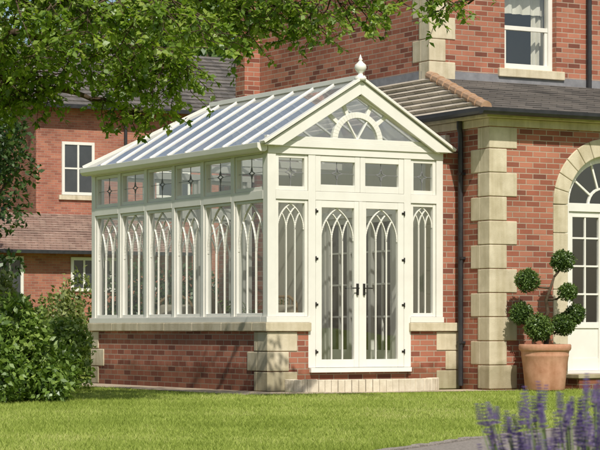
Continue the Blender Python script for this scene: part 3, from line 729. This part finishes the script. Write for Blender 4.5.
a=MB();b=MB(); farwin(a,b,14.75,15.85,4.95,6.6,40); farwin(a,b,18,19.2,4.95,6.6,40); farwin(a,b,22,23.2,4.95,6.6,40)
farwin(a,b,13.5,15.2,1.9,2.9,36.5,4,1); farwin(a,b,10.3,12,1.6,2.9,36.5,4,1)
a.done('window_frames',['white'],nh); b.done('window_glazing',['darkglass'],nh)
w=MB(); w.box(9,17.5,36.5,39.99,0,3.05); w.done('lean_to_walls',['brick_far'],nh)
w=MB(); tiled(w,(8.7,36.1,3.05),(17.8,36.1,3.05),(8.7,40.0,4.35),(17.8,40,4.35),16,.04); w.done('lean_to_roof',['rooftile'],nh)
w=MB(); w.box(14.65,15.95,39.93,40.02,4.8,4.94); w.done('stone_dressings',['stone'],nh)
w=MB(); w.box(8.7,17.8,35.98,36.1,2.98,3.08); w.box(13.5,28.3,39.45,39.58,7.6,7.72); w.tube([(16.9,39.9,7.6),(16.9,39.9,4.2)],.05,8); w.done('gutters',['black'],nh)

# ---------------------------------------------------------------- lavender
lv=empty('lavender_plant',site(.64,5.0,0)); FV=[];FR=[];SV=[];SR=[]
for k in range(240):
    a=random.uniform(0,2*math.pi); u=random.random()**.6
    bx=Vector((math.cos(a)*u*.10,math.sin(a)*u*.10,0)); H=random.uniform(.40,.65)*(1-.10*u)
    tipv=Vector((math.cos(a)*u*.26+random.gauss(0,.02),math.sin(a)*u*.26+random.gauss(0,.02),H))
    prev=bx
    for s_ in range(1,5):
        t_=s_/4; q=bx.lerp(tipv,t_); q.z=H*(t_**.85); sd=rt*.0016
        SV.append([prev-sd,prev+sd,q+sd,q-sd]); SR.append(random.random()); prev=q
    d=(tipv-bx).normalized(); d=(d+Vector((random.gauss(0,.14),random.gauss(0,.14),.8))).normalized(); Ls=random.uniform(.035,.07)
    tone=random.gauss(.5,.2)
    for w_ in range(9):
        c=tipv+d*Ls*(w_/8); rr=.012*(1-.5*w_/8)*(1 if w_!=1 else .5)
        for j in range(8):
            aa=j*2*math.pi/8+w_; o_=Vector((math.cos(aa),math.sin(aa),.5)).normalized(); sdv=Vector((-math.sin(aa),math.cos(aa),0))*.005
            p0=c+o_*rr*.2; p1=c+o_*rr*1.25
            FV.append([p0,(p0+p1)/2+sdv,p1,(p0+p1)/2-sdv]); FR.append(tone+random.gauss(0,.2))
fastmesh('flower_spikes',np.array([[list(v) for v in q] for q in FV]),4,np.clip(np.array(FR),0,1),'lavender',lv)
fastmesh('stems',np.array([[list(v) for v in q] for q in SV]),4,np.array(SR),'lavstem',lv)
leafcloud('silver_leaves',[(0,0,.2,.2,.2,.2),(.08,.05,.24,.14,.14,.14),(-.08,-.03,.22,.15,.15,.15)],5000,.035,'lavstem',lv,.12)

# ---------------------------------------------------------------- light
el=R(47); az=Vector((-.30,-1,0)).normalized()
tow=Vector((az.x*math.cos(el),az.y*math.cos(el),math.sin(el)))
sd_=bpy.data.lights.new('sun','SUN'); sd_.energy=4.6; sd_.angle=R(.53); sd_.color=(1,.945,.865)
so=bpy.data.objects.new('sun',sd_); so.rotation_euler=tow.to_track_quat('Z','Y').to_euler(); so.location=(0,-10,20); scene.collection.objects.link(so)
wd_=bpy.data.worlds.new('World'); scene.world=wd_; wd_.use_nodes=True; nt=wd_.node_tree; nt.nodes.clear()
sk=nt.nodes.new('ShaderNodeTexSky'); sk.sky_type='NISHITA'; sk.sun_disc=False; sk.sun_elevation=el; sk.sun_rotation=math.atan2(tow.x,tow.y); sk.dust_density=2.0
bg=nt.nodes.new('ShaderNodeBackground'); bg.inputs['Strength'].default_value=.10; wo=nt.nodes.new('ShaderNodeOutputWorld')
nt.links.new(sk.outputs[0],bg.inputs[0]); nt.links.new(bg.outputs[0],wo.inputs[0])
scene.view_settings.view_transform='Standard'; scene.view_settings.look='None'; scene.view_settings.exposure=0
